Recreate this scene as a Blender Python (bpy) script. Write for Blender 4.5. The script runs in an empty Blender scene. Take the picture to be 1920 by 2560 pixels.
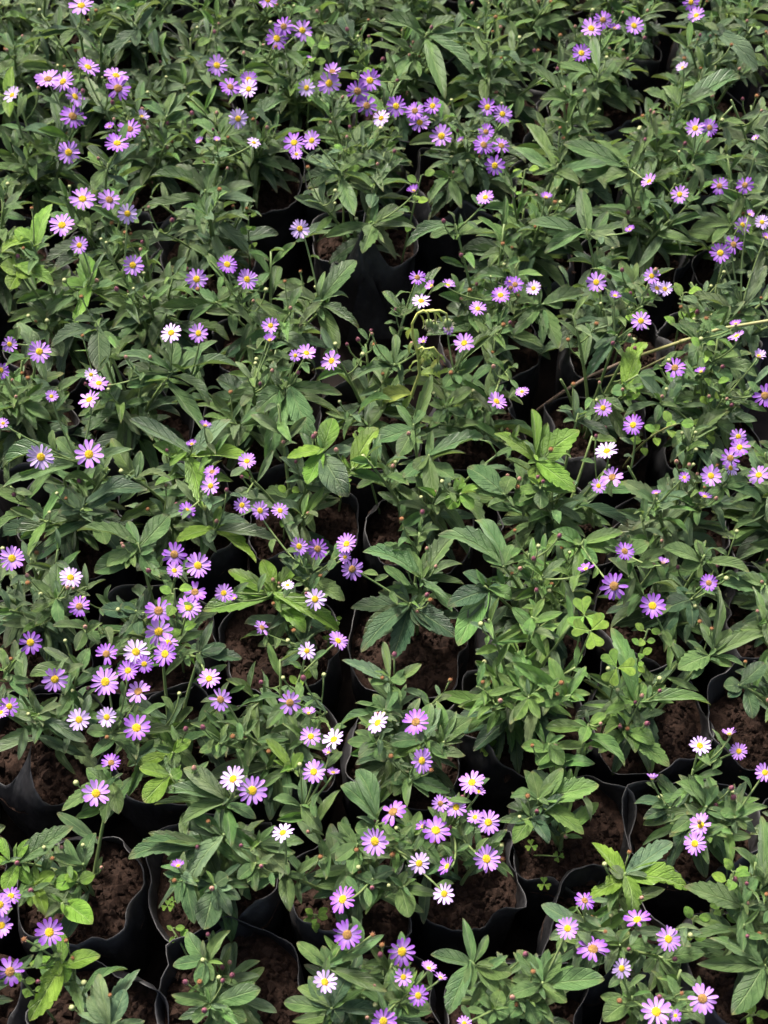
import bpy, math, random
from mathutils import Vector, Matrix, noise

random.seed(7)
R_ = math.radians
scene = bpy.context.scene
C = scene.collection

# ------------------------------------------------------------------ camera
PITCH, VFOV, CAMH = R_(58), R_(36), 1.28
FPX = 1280 / math.tan(VFOV / 2)
cd = bpy.data.cameras.new('camera')
cam = bpy.data.objects.new('camera', cd); C.objects.link(cam)
cam.location = (0, 0, CAMH); cam.rotation_euler = (R_(90) - PITCH, 0, 0)
cd.sensor_fit = 'VERTICAL'; cd.angle_y = VFOV; cd.clip_start = .02; cd.clip_end = 200
cd.dof.use_dof = True; cd.dof.focus_distance = 1.22; cd.dof.aperture_fstop = 9
scene.camera = cam
scene.render.resolution_x, scene.render.resolution_y = 768, 1024

# ------------------------------------------------------------------ light
SUN_EL, SUN_AZ = R_(56), R_(-28)          # azimuth from +Y towards +X
world = bpy.data.worlds.new('World'); scene.world = world; world.use_nodes = True
wn = world.node_tree.nodes
sky = wn.new('ShaderNodeTexSky'); sky.sky_type = 'NISHITA'; sky.sun_disc = False
sky.sun_elevation = SUN_EL; sky.sun_rotation = SUN_AZ; sky.dust_density = 7; sky.air_density = .8; sky.ozone_density = .2
wn['Background'].inputs[1].default_value = .095
world.node_tree.links.new(sky.outputs[0], wn['Background'].inputs[0])
sd = bpy.data.lights.new('sun', 'SUN'); sd.energy = 2.6; sd.angle = R_(11); sd.color = (1, .95, .87)
sun = bpy.data.objects.new('sun', sd); C.objects.link(sun)
sdir = Vector((math.sin(SUN_AZ) * math.cos(SUN_EL), math.cos(SUN_AZ) * math.cos(SUN_EL), math.sin(SUN_EL)))
sun.rotation_euler = sdir.to_track_quat('Z', 'Y').to_euler(); sun.location = sdir * 4
vs = scene.view_settings
vs.view_transform = 'Standard'; vs.look = 'None'; vs.gamma = 1; vs.use_curve_mapping = False
vs.exposure = 1.72

# ------------------------------------------------------------------ pixel helpers (photograph is 1920 x 2560)
SP, CP = math.sin(PITCH), math.cos(PITCH)
def at(u, v, z):
    a, b = (u - 960) / FPX, (1280 - v) / FPX
    d = Vector((a, CP + b * SP, -SP + b * CP))
    return Vector((0, 0, CAMH)) + d * ((z - CAMH) / d.z)
def px_per_m(p):
    return FPX / (p.y * CP + (CAMH - p.z) * SP)
TILE = {c: ((i % 3) * 640, (i // 3) * 640) for i, c in enumerate('ABCDEFGHIJKL')}
KS = 640 / 1659
def tp(t, x, y):
    return TILE[t][0] + x * KS, TILE[t][1] + y * KS

# ------------------------------------------------------------------ materials
def mat(name):
    m = bpy.data.materials.new(name); m.use_nodes = True
    nt = m.node_tree; b = nt.nodes['Principled BSDF']
    return m, nt, b
def nd(nt, typ, **kw):
    n = nt.nodes.new('ShaderNode' + typ)
    for k, v in kw.items():
        if k.startswith('i_'):
            key = k[2:]; n.inputs[int(key) if key.isdigit() else key].default_value = v
        else: setattr(n, k, v)
    return n
def math_(nt, op, a, b=None, c=None):
    n = nt.nodes.new('ShaderNodeMath'); n.operation = op
    for i, x in enumerate((a, b, c)):
        if x is None: continue
        if isinstance(x, (int, float)): n.inputs[i].default_value = x
        else: nt.links.new(x, n.inputs[i])
    return n.outputs[0]
def mix_(nt, fac, a, b, blend='MIX'):
    n = nt.nodes.new('ShaderNodeMix'); n.data_type = 'RGBA'; n.blend_type = blend
    for s, x in ((n.inputs[0], fac), (n.inputs[6], a), (n.inputs[7], b)):
        if hasattr(x, 'links') or hasattr(x, 'is_linked'): nt.links.new(x, s)
        else: s.default_value = x
    return n.outputs[2]
def ramp(nt, v, lo, hi):
    n = nd(nt, 'MapRange', i_1=lo, i_2=hi); nt.links.new(v, n.inputs[0]); return n.outputs[0]

def leaf_material(name, veins=True, trans=.22, rough=.39):
    m, nt, b = mat(name); L = nt.links.new
    oi = nd(nt, 'ObjectInfo'); uv = nd(nt, 'UVMap'); sx = nd(nt, 'SeparateXYZ'); L(uv.outputs[0], sx.inputs[0])
    tc = nd(nt, 'TexCoord'); geo = nd(nt, 'NewGeometry')
    off = nd(nt, 'VectorMath', operation='SCALE'); off.inputs[0].default_value = (31, 17, 9); L(oi.outputs['Random'], off.inputs['Scale'])
    add = nd(nt, 'VectorMath', operation='ADD'); L(tc.outputs['Object'], add.inputs[0]); L(off.outputs[0], add.inputs[1])
    n1 = nd(nt, 'TexNoise', i_Scale=3.2, i_Detail=4.0, i_Roughness=.6); L(add.outputs[0], n1.inputs['Vector'])
    n2 = nd(nt, 'TexNoise', i_Scale=26.0, i_Detail=3.0, i_Roughness=.65); L(add.outputs[0], n2.inputs['Vector'])
    col = oi.outputs['Color']
    dark = mix_(nt, 1.0, col, (.62, .66, .68, 1), 'MULTIPLY')
    lite = mix_(nt, 1.0, col, (1.30, 1.22, 1.05, 1), 'MULTIPLY')
    base = mix_(nt, ramp(nt, n1.outputs[0], .32, .68), dark, lite)
    # dust film and tiny specks
    base = mix_(nt, math_(nt, 'MULTIPLY', ramp(nt, n1.outputs[0], .45, .75), .11), base, (.25, .29, .24, 1))
    base = mix_(nt, math_(nt, 'MULTIPLY', ramp(nt, n2.outputs[0], .60, .78), .16), base, (.28, .31, .24, 1))
    spot = nd(nt, 'TexVoronoi', i_Scale=5.5, i_Randomness=1.0); L(add.outputs[0], spot.inputs['Vector'])
    base = mix_(nt, math_(nt, 'MULTIPLY', ramp(nt, spot.outputs['Distance'], .07, .03), .55), base, (.10, .07, .03, 1))
    edge = ramp(nt, math_(nt, 'ADD', math_(nt, 'MULTIPLY', sx.outputs[1], sx.outputs[1]), math_(nt, 'MULTIPLY', n1.outputs[0], .9)), 1.25, 1.6)
    base = mix_(nt, math_(nt, 'MULTIPLY', edge, .6), base, (.20, .13, .06, 1))
    h = n2.outputs[0]
    if veins:
        ax = math_(nt, 'ABSOLUTE', math_(nt, 'SUBTRACT', sx.outputs[0], .5))
        mid = ramp(nt, ax, .045, .012)
        fr = math_(nt, 'FRACT', math_(nt, 'SUBTRACT', math_(nt, 'MULTIPLY', sx.outputs[1], 5.5), math_(nt, 'MULTIPLY', ax, 3.4)))
        vein = ramp(nt, math_(nt, 'ABSOLUTE', math_(nt, 'SUBTRACT', fr, .5)), .11, .02)
        base = mix_(nt, math_(nt, 'MULTIPLY', vein, .16), base, dark)
        base = mix_(nt, math_(nt, 'MULTIPLY', mid, .33), base, (.26, .33, .16, 1))
        h = math_(nt, 'ADD', math_(nt, 'MULTIPLY', h, .35), math_(nt, 'SUBTRACT', .4, math_(nt, 'ADD', math_(nt, 'MULTIPLY', mid, .5), math_(nt, 'MULTIPLY', vein, .55))))
    back = mix_(nt, .35, base, (.24, .28, .2, 1))
    base = mix_(nt, geo.outputs['Backfacing'], base, back)
    L(base, b.inputs['Base Color'])
    b.inputs['Roughness'].default_value = rough; b.inputs['Specular IOR Level'].default_value = .55
    bp = nd(nt, 'Bump', i_Strength=.55, i_Distance=.03); L(h, bp.inputs['Height']); L(bp.outputs[0], b.inputs['Normal'])
    tr = nd(nt, 'BsdfTranslucent'); tcol = mix_(nt, 1.0, base, (1.25, 1.35, .55, 1), 'MULTIPLY'); L(tcol, tr.inputs[0])
    ms = nd(nt, 'MixShader', i_0=trans); L(b.outputs[0], ms.inputs[1]); L(tr.outputs[0], ms.inputs[2])
    L(ms.outputs[0], nt.nodes['Material Output'].inputs[0])
    return m
M_leaf = leaf_material('aster_leaf')
M_weed = leaf_material('weed_leaf', True, .3, .45)

def plain(name, c1, c2, scale, rough, spec=.4, bump=.3, dist=.002, coord='Object'):
    m, nt, b = mat(name); L = nt.links.new
    tc = nd(nt, 'TexCoord'); n = nd(nt, 'TexNoise', i_Scale=scale, i_Detail=5.0, i_Roughness=.65); L(tc.outputs[coord], n.inputs['Vector'])
    L(mix_(nt, ramp(nt, n.outputs[0], .35, .65), c1, c2), b.inputs['Base Color'])
    b.inputs['Roughness'].default_value = rough; b.inputs['Specular IOR Level'].default_value = spec
    bp = nd(nt, 'Bump', i_Strength=bump, i_Distance=dist); L(n.outputs[0], bp.inputs['Height']); L(bp.outputs[0], b.inputs['Normal'])
    return m
M_stem = plain('green_stem', (.10, .16, .05, 1), (.17, .22, .08, 1), 60, .5)
M_soil = plain('potting_soil', (.010, .006, .0046, 1), (.038, .022, .016, 1), 160, .95, .12, .9, .003)
M_crumb = plain('soil_crumb', (.012, .0072, .0055, 1), (.052, .030, .022, 1), 90, .95, .12, .8, .002, 'Generated')
M_ground = plain('damp_earth', (.007, .0055, .005, 1), (.018, .013, .011, 1), 40, .95, .15, .6, .004)
M_twig = plain('dry_twig', (.11, .075, .055, 1), (.18, .13, .095, 1), 70, .7)
M_twig_green = plain('yellow_green_stalk', (.17, .18, .06, 1), (.24, .23, .09, 1), 50, .55)
M_wilt = plain('wilted_tissue', (.42, .42, .10, 1), (.30, .36, .10, 1), 70, .6)
M_fluff = plain('seed_fluff', (.62, .62, .42, 1), (.48, .46, .30, 1), 200, .9)
M_yellow = plain('disc_yellow', (.62, .40, .02, 1), (.80, .60, .03, 1), 9, .6, .3, .6, .02)
M_orange = plain('disc_orange', (.26, .13, .05, 1), (.48, .29, .08, 1), 9, .65, .3, .6, .02)
M_brown = plain('disc_brown', (.18, .08, .035, 1), (.36, .17, .07, 1), 9, .8, .3, .6, .02)
M_calyx = plain('calyx_green', (.13, .19, .06, 1), (.22, .28, .11, 1), 8, .55)
M_budtip = plain('bud_purple', (.12, .030, .055, 1), (.24, .09, .12, 1), 12, .6)
M_budpink = plain('bud_pink', (.26, .12, .10, 1), (.38, .22, .17, 1), 12, .6)
M_budgreen = plain('bud_green', (.22, .26, .10, 1), (.34, .34, .17, 1), 12, .6)

def bag_material():
    m, nt, b = mat('black_polythene'); L = nt.links.new
    tc = nd(nt, 'TexCoord')
    n = nd(nt, 'TexNoise', i_Scale=14.0, i_Detail=6.0, i_Roughness=.7); L(tc.outputs['Object'], n.inputs['Vector'])
    n2 = nd(nt, 'TexNoise', i_Scale=170.0, i_Detail=2.0); L(tc.outputs['Object'], n2.inputs['Vector'])
    d = math_(nt, 'MULTIPLY', ramp(nt, n.outputs[0], .42, .75), .5)
    d = math_(nt, 'ADD', d, math_(nt, 'MULTIPLY', ramp(nt, n2.outputs[0], .62, .75), .25))
    L(mix_(nt, d, (.011, .011, .013, 1), (.095, .092, .094, 1)), b.inputs['Base Color'])
    L(math_(nt, 'ADD', .42, math_(nt, 'MULTIPLY', d, .5)), b.inputs['Roughness']); b.inputs['Specular IOR Level'].default_value = .5
    mp = nd(nt, 'Mapping'); mp.inputs['Scale'].default_value = (45, 45, 14); L(tc.outputs['Object'], mp.inputs[0])
    n3 = nd(nt, 'TexNoise', i_Scale=1.0, i_Detail=3.0); L(mp.outputs[0], n3.inputs['Vector'])
    bp = nd(nt, 'Bump', i_Strength=.8, i_Distance=.005); L(n3.outputs[0], bp.inputs['Height']); L(bp.outputs[0], b.inputs['Normal'])
    return m
M_bag = bag_material()

def petal_material():
    m, nt, b = mat('petal'); L = nt.links.new
    oi = nd(nt, 'ObjectInfo'); uv = nd(nt, 'UVMap'); sx = nd(nt, 'SeparateXYZ'); L(uv.outputs[0], sx.inputs[0])
    pale = mix_(nt, .24, oi.outputs['Color'], (.70, .62, .74, 1))
    c = mix_(nt, ramp(nt, sx.outputs[1], .05, .7), pale, oi.outputs['Color'])
    st = ramp(nt, math_(nt, 'ABSOLUTE', math_(nt, 'SUBTRACT', math_(nt, 'FRACT', math_(nt, 'MULTIPLY', sx.outputs[0], 3.0)), .5)), .10, .3)
    c = mix_(nt, math_(nt, 'MULTIPLY', st, .14), c, mix_(nt, 1.0, c, (.72, .6, .85, 1), 'MULTIPLY'))
    L(c, b.inputs['Base Color']); b.inputs['Roughness'].default_value = .6; b.inputs['Specular IOR Level'].default_value = .25
    tr = nd(nt, 'BsdfTranslucent'); L(c, tr.inputs[0]); ms = nd(nt, 'MixShader', i_0=.25)
    L(b.outputs[0], ms.inputs[1]); L(tr.outputs[0], ms.inputs[2]); L(ms.outputs[0], nt.nodes['Material Output'].inputs[0])
    return m
M_petal = petal_material()

# ------------------------------------------------------------------ mesh helpers
def mesh(name, vs_, fs, mats, uvs=None, mi=None, smooth=True):
    me = bpy.data.meshes.new(name); me.from_pydata(vs_, [], fs)
    for m in (mats if isinstance(mats, (list, tuple)) else [mats]): me.materials.append(m)
    if smooth: me.polygons.foreach_set('use_smooth', [True] * len(fs))
    if mi: me.polygons.foreach_set('material_index', mi)
    if uvs:
        lay = me.uv_layers.new(name='UVMap'); flat = []
        for f in fs:
            for i in f: flat += uvs[i]
        lay.data.foreach_set('uv', flat)
    me.update(); return me
def obj(name, me, parent=None, mw=None):
    o = bpy.data.objects.new(name, me); C.objects.link(o)
    if parent: o.parent = parent
    if mw is not None: o.matrix_basis = mw
    return o
def tag(o, label, cat, group=None):
    o['label'] = label; o['category'] = cat
    if group: o['group'] = group
def tube_data(pts, radii, n=5, cap=True):
    vs_, fs = [], []; k = len(pts)
    up = Vector((.31, .2, .93))
    for i, p in enumerate(pts):
        d = (pts[min(i + 1, k - 1)] - pts[max(i - 1, 0)]).normalized()
        a = d.cross(up)
        a = a.normalized() if a.length > 1e-4 else Vector((1, 0, 0)); b = d.cross(a)
        for j in range(n):
            t = 2 * math.pi * j / n
            vs_.append(p + (a * math.cos(t) + b * math.sin(t)) * radii[i])
    for i in range(k - 1):
        for j in range(n):
            j2 = (j + 1) % n
            fs.append((i * n + j, i * n + j2, (i + 1) * n + j2, (i + 1) * n + j))
    if cap:
        fs.append(tuple(range(n - 1, -1, -1))); fs.append(tuple(range((k - 1) * n, k * n)))
    return vs_, fs
def bez(a, b, c, t): return a * (1 - t) ** 2 + b * 2 * t * (1 - t) + c * t * t
def tube(name, pts, r0, r1, m, parent, origin, n=5):
    k = len(pts)
    v, f = tube_data([p - origin for p in pts], [r0 + (r1 - r0) * i / (k - 1) for i in range(k)], n)
    return obj(name, mesh(name, v, f, m), parent)

# ------------------------------------------------------------------ leaf shapes: chord along +Y, length 1, width 1 (scaled per leaf)
def leaf_mesh(name, kind, curve, fold, twist, wave, seed, mtl, bite=False):
    rnd = random.Random(seed)
    if kind == 'tooth':       # lanceolate, coarse teeth in the outer half
        prof = lambda t: .5 * (math.sin(math.pi * min(1, t ** 1.02)) ** .66) if 0 < t < 1 else 0
        teeth = rnd.choice(([.50, .64, .78], [.56, .71, .84], [.60, .76]))
    elif kind == 'spat':      # spatulate, rounded end
        prof = lambda t: .5 * (math.sin(math.pi * t ** 1.4) ** .66) if 0 < t < 1 else 0
        teeth = []
    elif kind == 'round':
        prof = lambda t: .5 * (math.sin(math.pi * t ** .95) ** .62) if 0 < t < 1 else 0
        teeth = []
    else:                     # elliptic, entire
        prof = lambda t: .5 * (math.sin(math.pi * t ** 1.1) ** .64) if 0 < t < 1 else 0
        teeth = []
    rows = []
    for t in [0, .07, .16, .27, .38, .5, .62, .73, .83, .92, .97, 1]:
        if all(abs(t - q) > .045 for q in teeth): rows.append((t, 0))
    for q in teeth: rows += [(q, 1), (q + .026, -1)]
    rows.sort()
    cols = [-1, -.5, 0, .5, 1]
    vs_, uvs = [], []
    ph = rnd.uniform(0, 6)
    for t, tk in rows:
        w = max(prof(t), .022 if t < .5 else .004)
        if tk == 1: w = w * 1.06 + .014
        elif tk == -1: w = w * .87
        z0 = curve * (1 - (2 * t - 1) ** 2) * (1 + .3 * (t - .5))
        tw = twist * (t - .2)
        for c in cols:
            x = c * w
            if bite and c > .6 and .45 < t < .72: x *= .35 + .3 * rnd.random()
            z = abs(c) * w * fold * .28 + z0 + wave * abs(c) * math.sin(t * 13 + ph + (1.3 if c > 0 else 0)) * .03
            vs_.append((x * math.cos(tw) , t, z + x * math.sin(tw) * .3))
            uvs.append((.5 + c * .5 * min(1, w * 2 + .3), t))
    n = len(cols); fs = []
    for i in range(len(rows) - 1):
        for j in range(n - 1):
            a = i * n + j
            fs.append((a, a + 1, a + n + 1, a + n))
    return mesh(name, vs_, fs, mtl, uvs)
LEAF = {}
sd_ = 0
for kind in ('tooth', 'spat', 'ell', 'round'):
    LEAF[kind] = []
    for curve in (.02, .07, .12, .18):
        for q in range(3):
            sd_ += 1
            r = random.Random(sd_)
            LEAF[kind].append(leaf_mesh('leaf_' + kind, kind, curve + r.uniform(-.015, .02), r.uniform(.3, 1.0), r.uniform(-.9, .9), r.uniform(.2, 1), sd_,
                                        M_leaf if kind != 'round' else M_weed, bite=(kind == 'tooth' and q == 2 and curve > .1)))
LEAF['weed'] = [leaf_mesh('leaf_weed', 'ell', .05 + .05 * q, .6, .3 * q, .3, 90 + q, M_weed) for q in range(3)]
def heart_mesh(seed):
    vs_, uvs, fs = [(0, 0, 0)], [(.5, 0)], []
    out = [(.0, .0), (.14, .22), (.34, .46), (.50, .70), (.49, .88), (.38, .99), (.22, 1.0), (.09, .93), (0, .84)]
    ring = [(x, y) for x, y in out[1:]] + [(-x, y) for x, y in out[-2:0:-1]]
    vs_.append((0, .5, .0)); uvs.append((.5, .5))
    for x, y in ring:
        vs_.append((x, y, abs(x) * .28 + .03 * math.sin(7 * y + seed))); uvs.append((.5 + x, y))
    k = len(ring)
    idx = [2 + i for i in range(k)]
    fs.append((0, idx[0], 1)); fs.append((0, 1, idx[-1]))
    for i in range(k - 1): fs.append((idx[i], idx[i + 1], 1))
    return mesh('heart_leaflet', vs_, fs, M_weed, uvs)
HEART = [heart_mesh(s) for s in range(3)]

def petal_mesh(seed):
    r = random.Random(seed); vs_, uvs, fs = [], [], []
    rows = [(0, .05), (.25, .105), (.5, .135), (.75, .135), (.91, .10), (1, .035)]
    cur, tw = r.uniform(-.10, .10), r.uniform(-.5, .5)
    for t, w in rows:
        for c in (-1, 0, 1):
            x = c * w
            z = cur * t * t + (abs(c) * w * .35) + x * math.sin(tw * t)
            vs_.append((x, t, z)); uvs.append((.5 + c * .5, t))
    for i in range(len(rows) - 1):
        for j in (0, 1):
            a = i * 3 + j; fs.append((a, a + 1, a + 4, a + 3))
    return mesh('petal', vs_, fs, M_petal, uvs)
PETAL = [petal_mesh(s) for s in range(7)]

def lathe(prof, n=10):
    vs_, fs = [], []
    for r, z in prof:
        for j in range(n):
            a = 2 * math.pi * j / n; vs_.append((r * math.cos(a), r * math.sin(a), z))
    for i in range(len(prof) - 1):
        for j in range(n):
            k = (j + 1) % n; fs.append((i * n + j, i * n + k, (i + 1) * n + k, (i + 1) * n + j))
    return vs_, fs
def blob(c, r, sq=1.0):       # small 8-face floret
    x, y, z = c
    v = [(x + r, y, z), (x - r, y, z), (x, y + r, z), (x, y - r, z), (x, y, z + r * sq), (x, y, z - r * .5)]
    f = [(0, 2, 4), (2, 1, 4), (1, 3, 4), (3, 0, 4), (2, 0, 5), (1, 2, 5), (3, 1, 5), (0, 3, 5)]
    return v, f
def head_mesh(mdisc, rad=.155, hgt=.07, nf=46):    # flower head of diameter 1: disc florets + green calyx
    vs_, fs = lathe([(.012, -.20), (.05, -.19), (.09, -.13), (.125, -.05), (.135, -.005)], 10)
    mi = [1] * len(fs)
    v, f = lathe([(rad, -.012), (rad * .92, hgt * .45), (rad * .6, hgt * .85), (rad * .2, hgt)], 12)
    o = len(vs_); vs_ += v; fs += [tuple(i + o for i in q) for q in f]; mi += [0] * len(f)
    fs.append(tuple(len(vs_) - 12 + i for i in range(12))); mi.append(0)
    for i in range(nf):
        t = (i + .5) / nf; r = rad * math.sqrt(t) * 1.02; a = i * 2.39996
        z = hgt * (1 - (r / (rad * 1.03)) ** 2) ** .6 if r < rad * 1.03 else 0
        v, f = blob((r * math.cos(a), r * math.sin(a), z), .021, 1.5)
        o = len(vs_); vs_ += v; fs += [tuple(k + o for k in q) for q in f]; mi += [0] * len(f)
    return mesh('flower_head', vs_, fs, [mdisc, M_calyx], None, mi)
HEAD = {'y': head_mesh(M_yellow), 'o': head_mesh(M_orange, .165, .085), 'd': head_mesh(M_brown, .26, .2, 60)}
def bud_mesh(kind):
    mt = {'p': M_budtip, 'k': M_budpink, 'g': M_budgreen, 'b': M_brown}[kind]
    vs_, fs = lathe([(.08, -.05), (.30, .08), (.42, .35), (.40, .62), (.33, .72)], 8)
    mi = [0] * len(fs)
    pr = [(.37, .60), (.36, .85), (.24, 1.15), (.06, 1.3)] if kind in 'pk' else [(.37, .6), (.33, .82), (.18, .92), (.04, .93)]
    v, f = lathe(pr, 8); o = len(vs_); vs_ += v; fs += [tuple(i + o for i in q) for q in f]; mi += [1] * len(f)
    for j in range(9):          # sepals / withered ray tips
        a = j * .698; h = 1.0 if kind in 'g' else 1.25
        x, y = math.cos(a), math.sin(a)
        o = len(vs_)
        vs_ += [(x * .40 - y * .12, y * .40 + x * .12, .5), (x * .40 + y * .12, y * .40 - x * .12, .5), (x * .46, y * .46, h * (.8 + .25 * ((j * 7) % 5) / 5))]
        fs.append((o, o + 1, o + 2)); mi.append(1 if kind in 'pb' else 0)
    return mesh('bud', vs_, fs, [M_calyx, mt], None, mi)
BUD = {k: bud_mesh(k) for k in 'pkgb'}

def frame(y, zhint, roll=0.0):
    y = y.normalized(); z = zhint - y * zhint.dot(y)
    if z.length < 1e-4: z = Vector((0, 1, 0)) - y * y.y
    z.normalize()
    if roll: z = Matrix.Rotation(roll, 3, y) @ z
    x = y.cross(z)
    return Matrix((x, y, z)).transposed()
def mat4(rot, loc, sc):
    m = rot.to_4x4() @ Matrix.Diagonal((sc[0], sc[1], sc[2], 1)); m.translation = loc; return m

TINT = {'m': (.084, .160, .052), 'd': (.046, .096, .044), 'b': (.125, .245, .030), 'g': (.105, .212, .052), 's': (.108, .178, .088), 'w': (.170, .320, .050), 'y': (.24, .32, .06)}  # 'd' is leaf green as it looks in shade, the shade put into the colour
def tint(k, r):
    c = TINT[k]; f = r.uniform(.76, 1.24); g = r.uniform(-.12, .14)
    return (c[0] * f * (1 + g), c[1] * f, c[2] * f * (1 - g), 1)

UP = Vector((0, 0, 1))
def add_leaf(plant, base, tip, width, kind, tk, r, roll=.45, zh=UP):
    L = (tip - base).length
    me = r.choice(LEAF[kind])
    rot = frame(tip - base, zh, r.uniform(-roll, roll))
    o = obj('leaf', me, plant, mat4(rot, base - plant.location, (width, L, L)))
    o.color = tint(tk, r)
    return o

# ------------------------------------------------------------------ ground
gs = 8
gv = [(-gs, -gs, 0), (gs, -gs, 0), (gs, gs + 2, 0), (-gs, gs + 2, 0)]
g = obj('ground', mesh('ground', gv, [(0, 1, 2, 3)], M_ground)); g['kind'] = 'structure'

# ------------------------------------------------------------------ grow bags (centimetres on the ground: x, y, half width, stems, vigour)
BAGS = [
 (-30.8,30,5,4,1), (-20.8,29.2,4.7,2,.8), (-10.9,31.0,5.5,3,.8), (-.6,30,5,7,1), (9.6,29.6,5,7,1), (18.6,25.8,4.7,4,1), (16.4,35.2,4.7,6,.9), (26.3,33.6,5,7,1),
 (-33.4,40,5,4,1), (-23.2,38.9,5.2,2,.8), (-12.7,40.0,5,9,1.1), (-2.4,39.4,5,6,1), (6.0,40.4,4.6,4,.9), (14.0,43.6,5,6,1), (24.0,43.8,4.8,6,.95), (34,43,5,4,1),
 (-37,50.5,5,4,1), (-26.9,50.8,5.1,5,.9), (-17.4,50.4,4.8,7,1), (-8.6,50.8,4.9,10,1.05), (1.3,50.4,4.9,9,1.05), (11.0,53.0,5,12,1.28), (21.2,53.4,4.9,5,1.0), (31.2,53,5,4,1),
 (-38.5,60.5,5,4,1), (-28.6,60.6,5,7,1), (-18.8,60.2,5,6,.95), (-8.6,60.4,5.1,3,.8), (2.1,60.6,5.2,3,.8), (12.6,62.4,5,9,1.15), (22.4,62.8,5,7,1.05), (32.5,62,5,5,1),
]
rr = random.Random(3)
y = 71.0; k = 0
while y < 143:
    hw = 31 + (y - 71) * .165 + 6
    x = -hw + (0, 5.2)[k % 2] + rr.uniform(-1, 1)
    while x < hw:
        BAGS.append((x + rr.uniform(-.7, .7), y + rr.uniform(-.8, .8), 4.9 + rr.uniform(-.25, .25), rr.choice((6, 7, 7, 8)), rr.uniform(1.0, 1.15)))
        x += 10.3
    y += 10.2; k += 1
def seen(b):
    P = Vector((b[0] * .01, b[1] * .01, .13)) - Vector((0, 0, CAMH)); dp = P.y * CP - P.z * SP
    u, v = 960 + FPX * P.x / dp, 1280 - FPX * (P.y * SP + P.z * CP) / dp
    return -290 < u < 2210 and -130 < v < 2760
BAGS = [b for b in BAGS if seen(b)]
# the bag whose tall front wall stands free behind an empty slot
FR = at(913, 668, .13) * 100
BAGS = [b for b in BAGS if (b[0] - FR.x) ** 2 + (b[1] - FR.y - 4.6) ** 2 > 64 and (b[0] - FR.x - 1) ** 2 + (b[1] - FR.y + 6) ** 2 > 40]
BAGS.append((FR.x, FR.y + 4.6, 4.9, 5, 1.0))
SPIKE = {}
def nearest_bag(x, y_):
    return min(range(len(BAGS)), key=lambda i: (BAGS[i][0] - x) ** 2 + (BAGS[i][1] - y_) ** 2)

SOILZ = .096
def crumb_mesh(seed):
    r = random.Random(seed); vs_, fs = [], []
    for i in range(420):
        q = math.sqrt(r.random()) * .93; a = r.uniform(0, 6.283); s = r.choice((.016, .022, .03, .045, .06, .08)) * r.uniform(.8, 1.3)
        c = (q * math.cos(a), q * math.sin(a), .11 * (1 - q) + r.uniform(-.4, .7) * s)
        v = []
        for p in ((1, 0, 0), (-1, 0, 0), (0, 1, 0), (0, -1, 0), (0, 0, 1), (0, 0, -1)):
            m_ = s * r.uniform(.6, 1.3); v.append((c[0] + p[0] * m_ + r.uniform(-.3, .3) * s, c[1] + p[1] * m_ + r.uniform(-.3, .3) * s, c[2] + p[2] * m_ * .8))
        o = len(vs_); vs_ += v
        fs += [tuple(k_ + o for k_ in f) for f in ((0, 2, 4), (2, 1, 4), (1, 3, 4), (3, 0, 4), (2, 0, 5), (1, 2, 5), (3, 1, 5), (0, 3, 5))]
    return mesh('soil_crumbs', vs_, fs, M_crumb, smooth=False)
CRUMB = [crumb_mesh(s) for s in range(5)]

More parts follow.
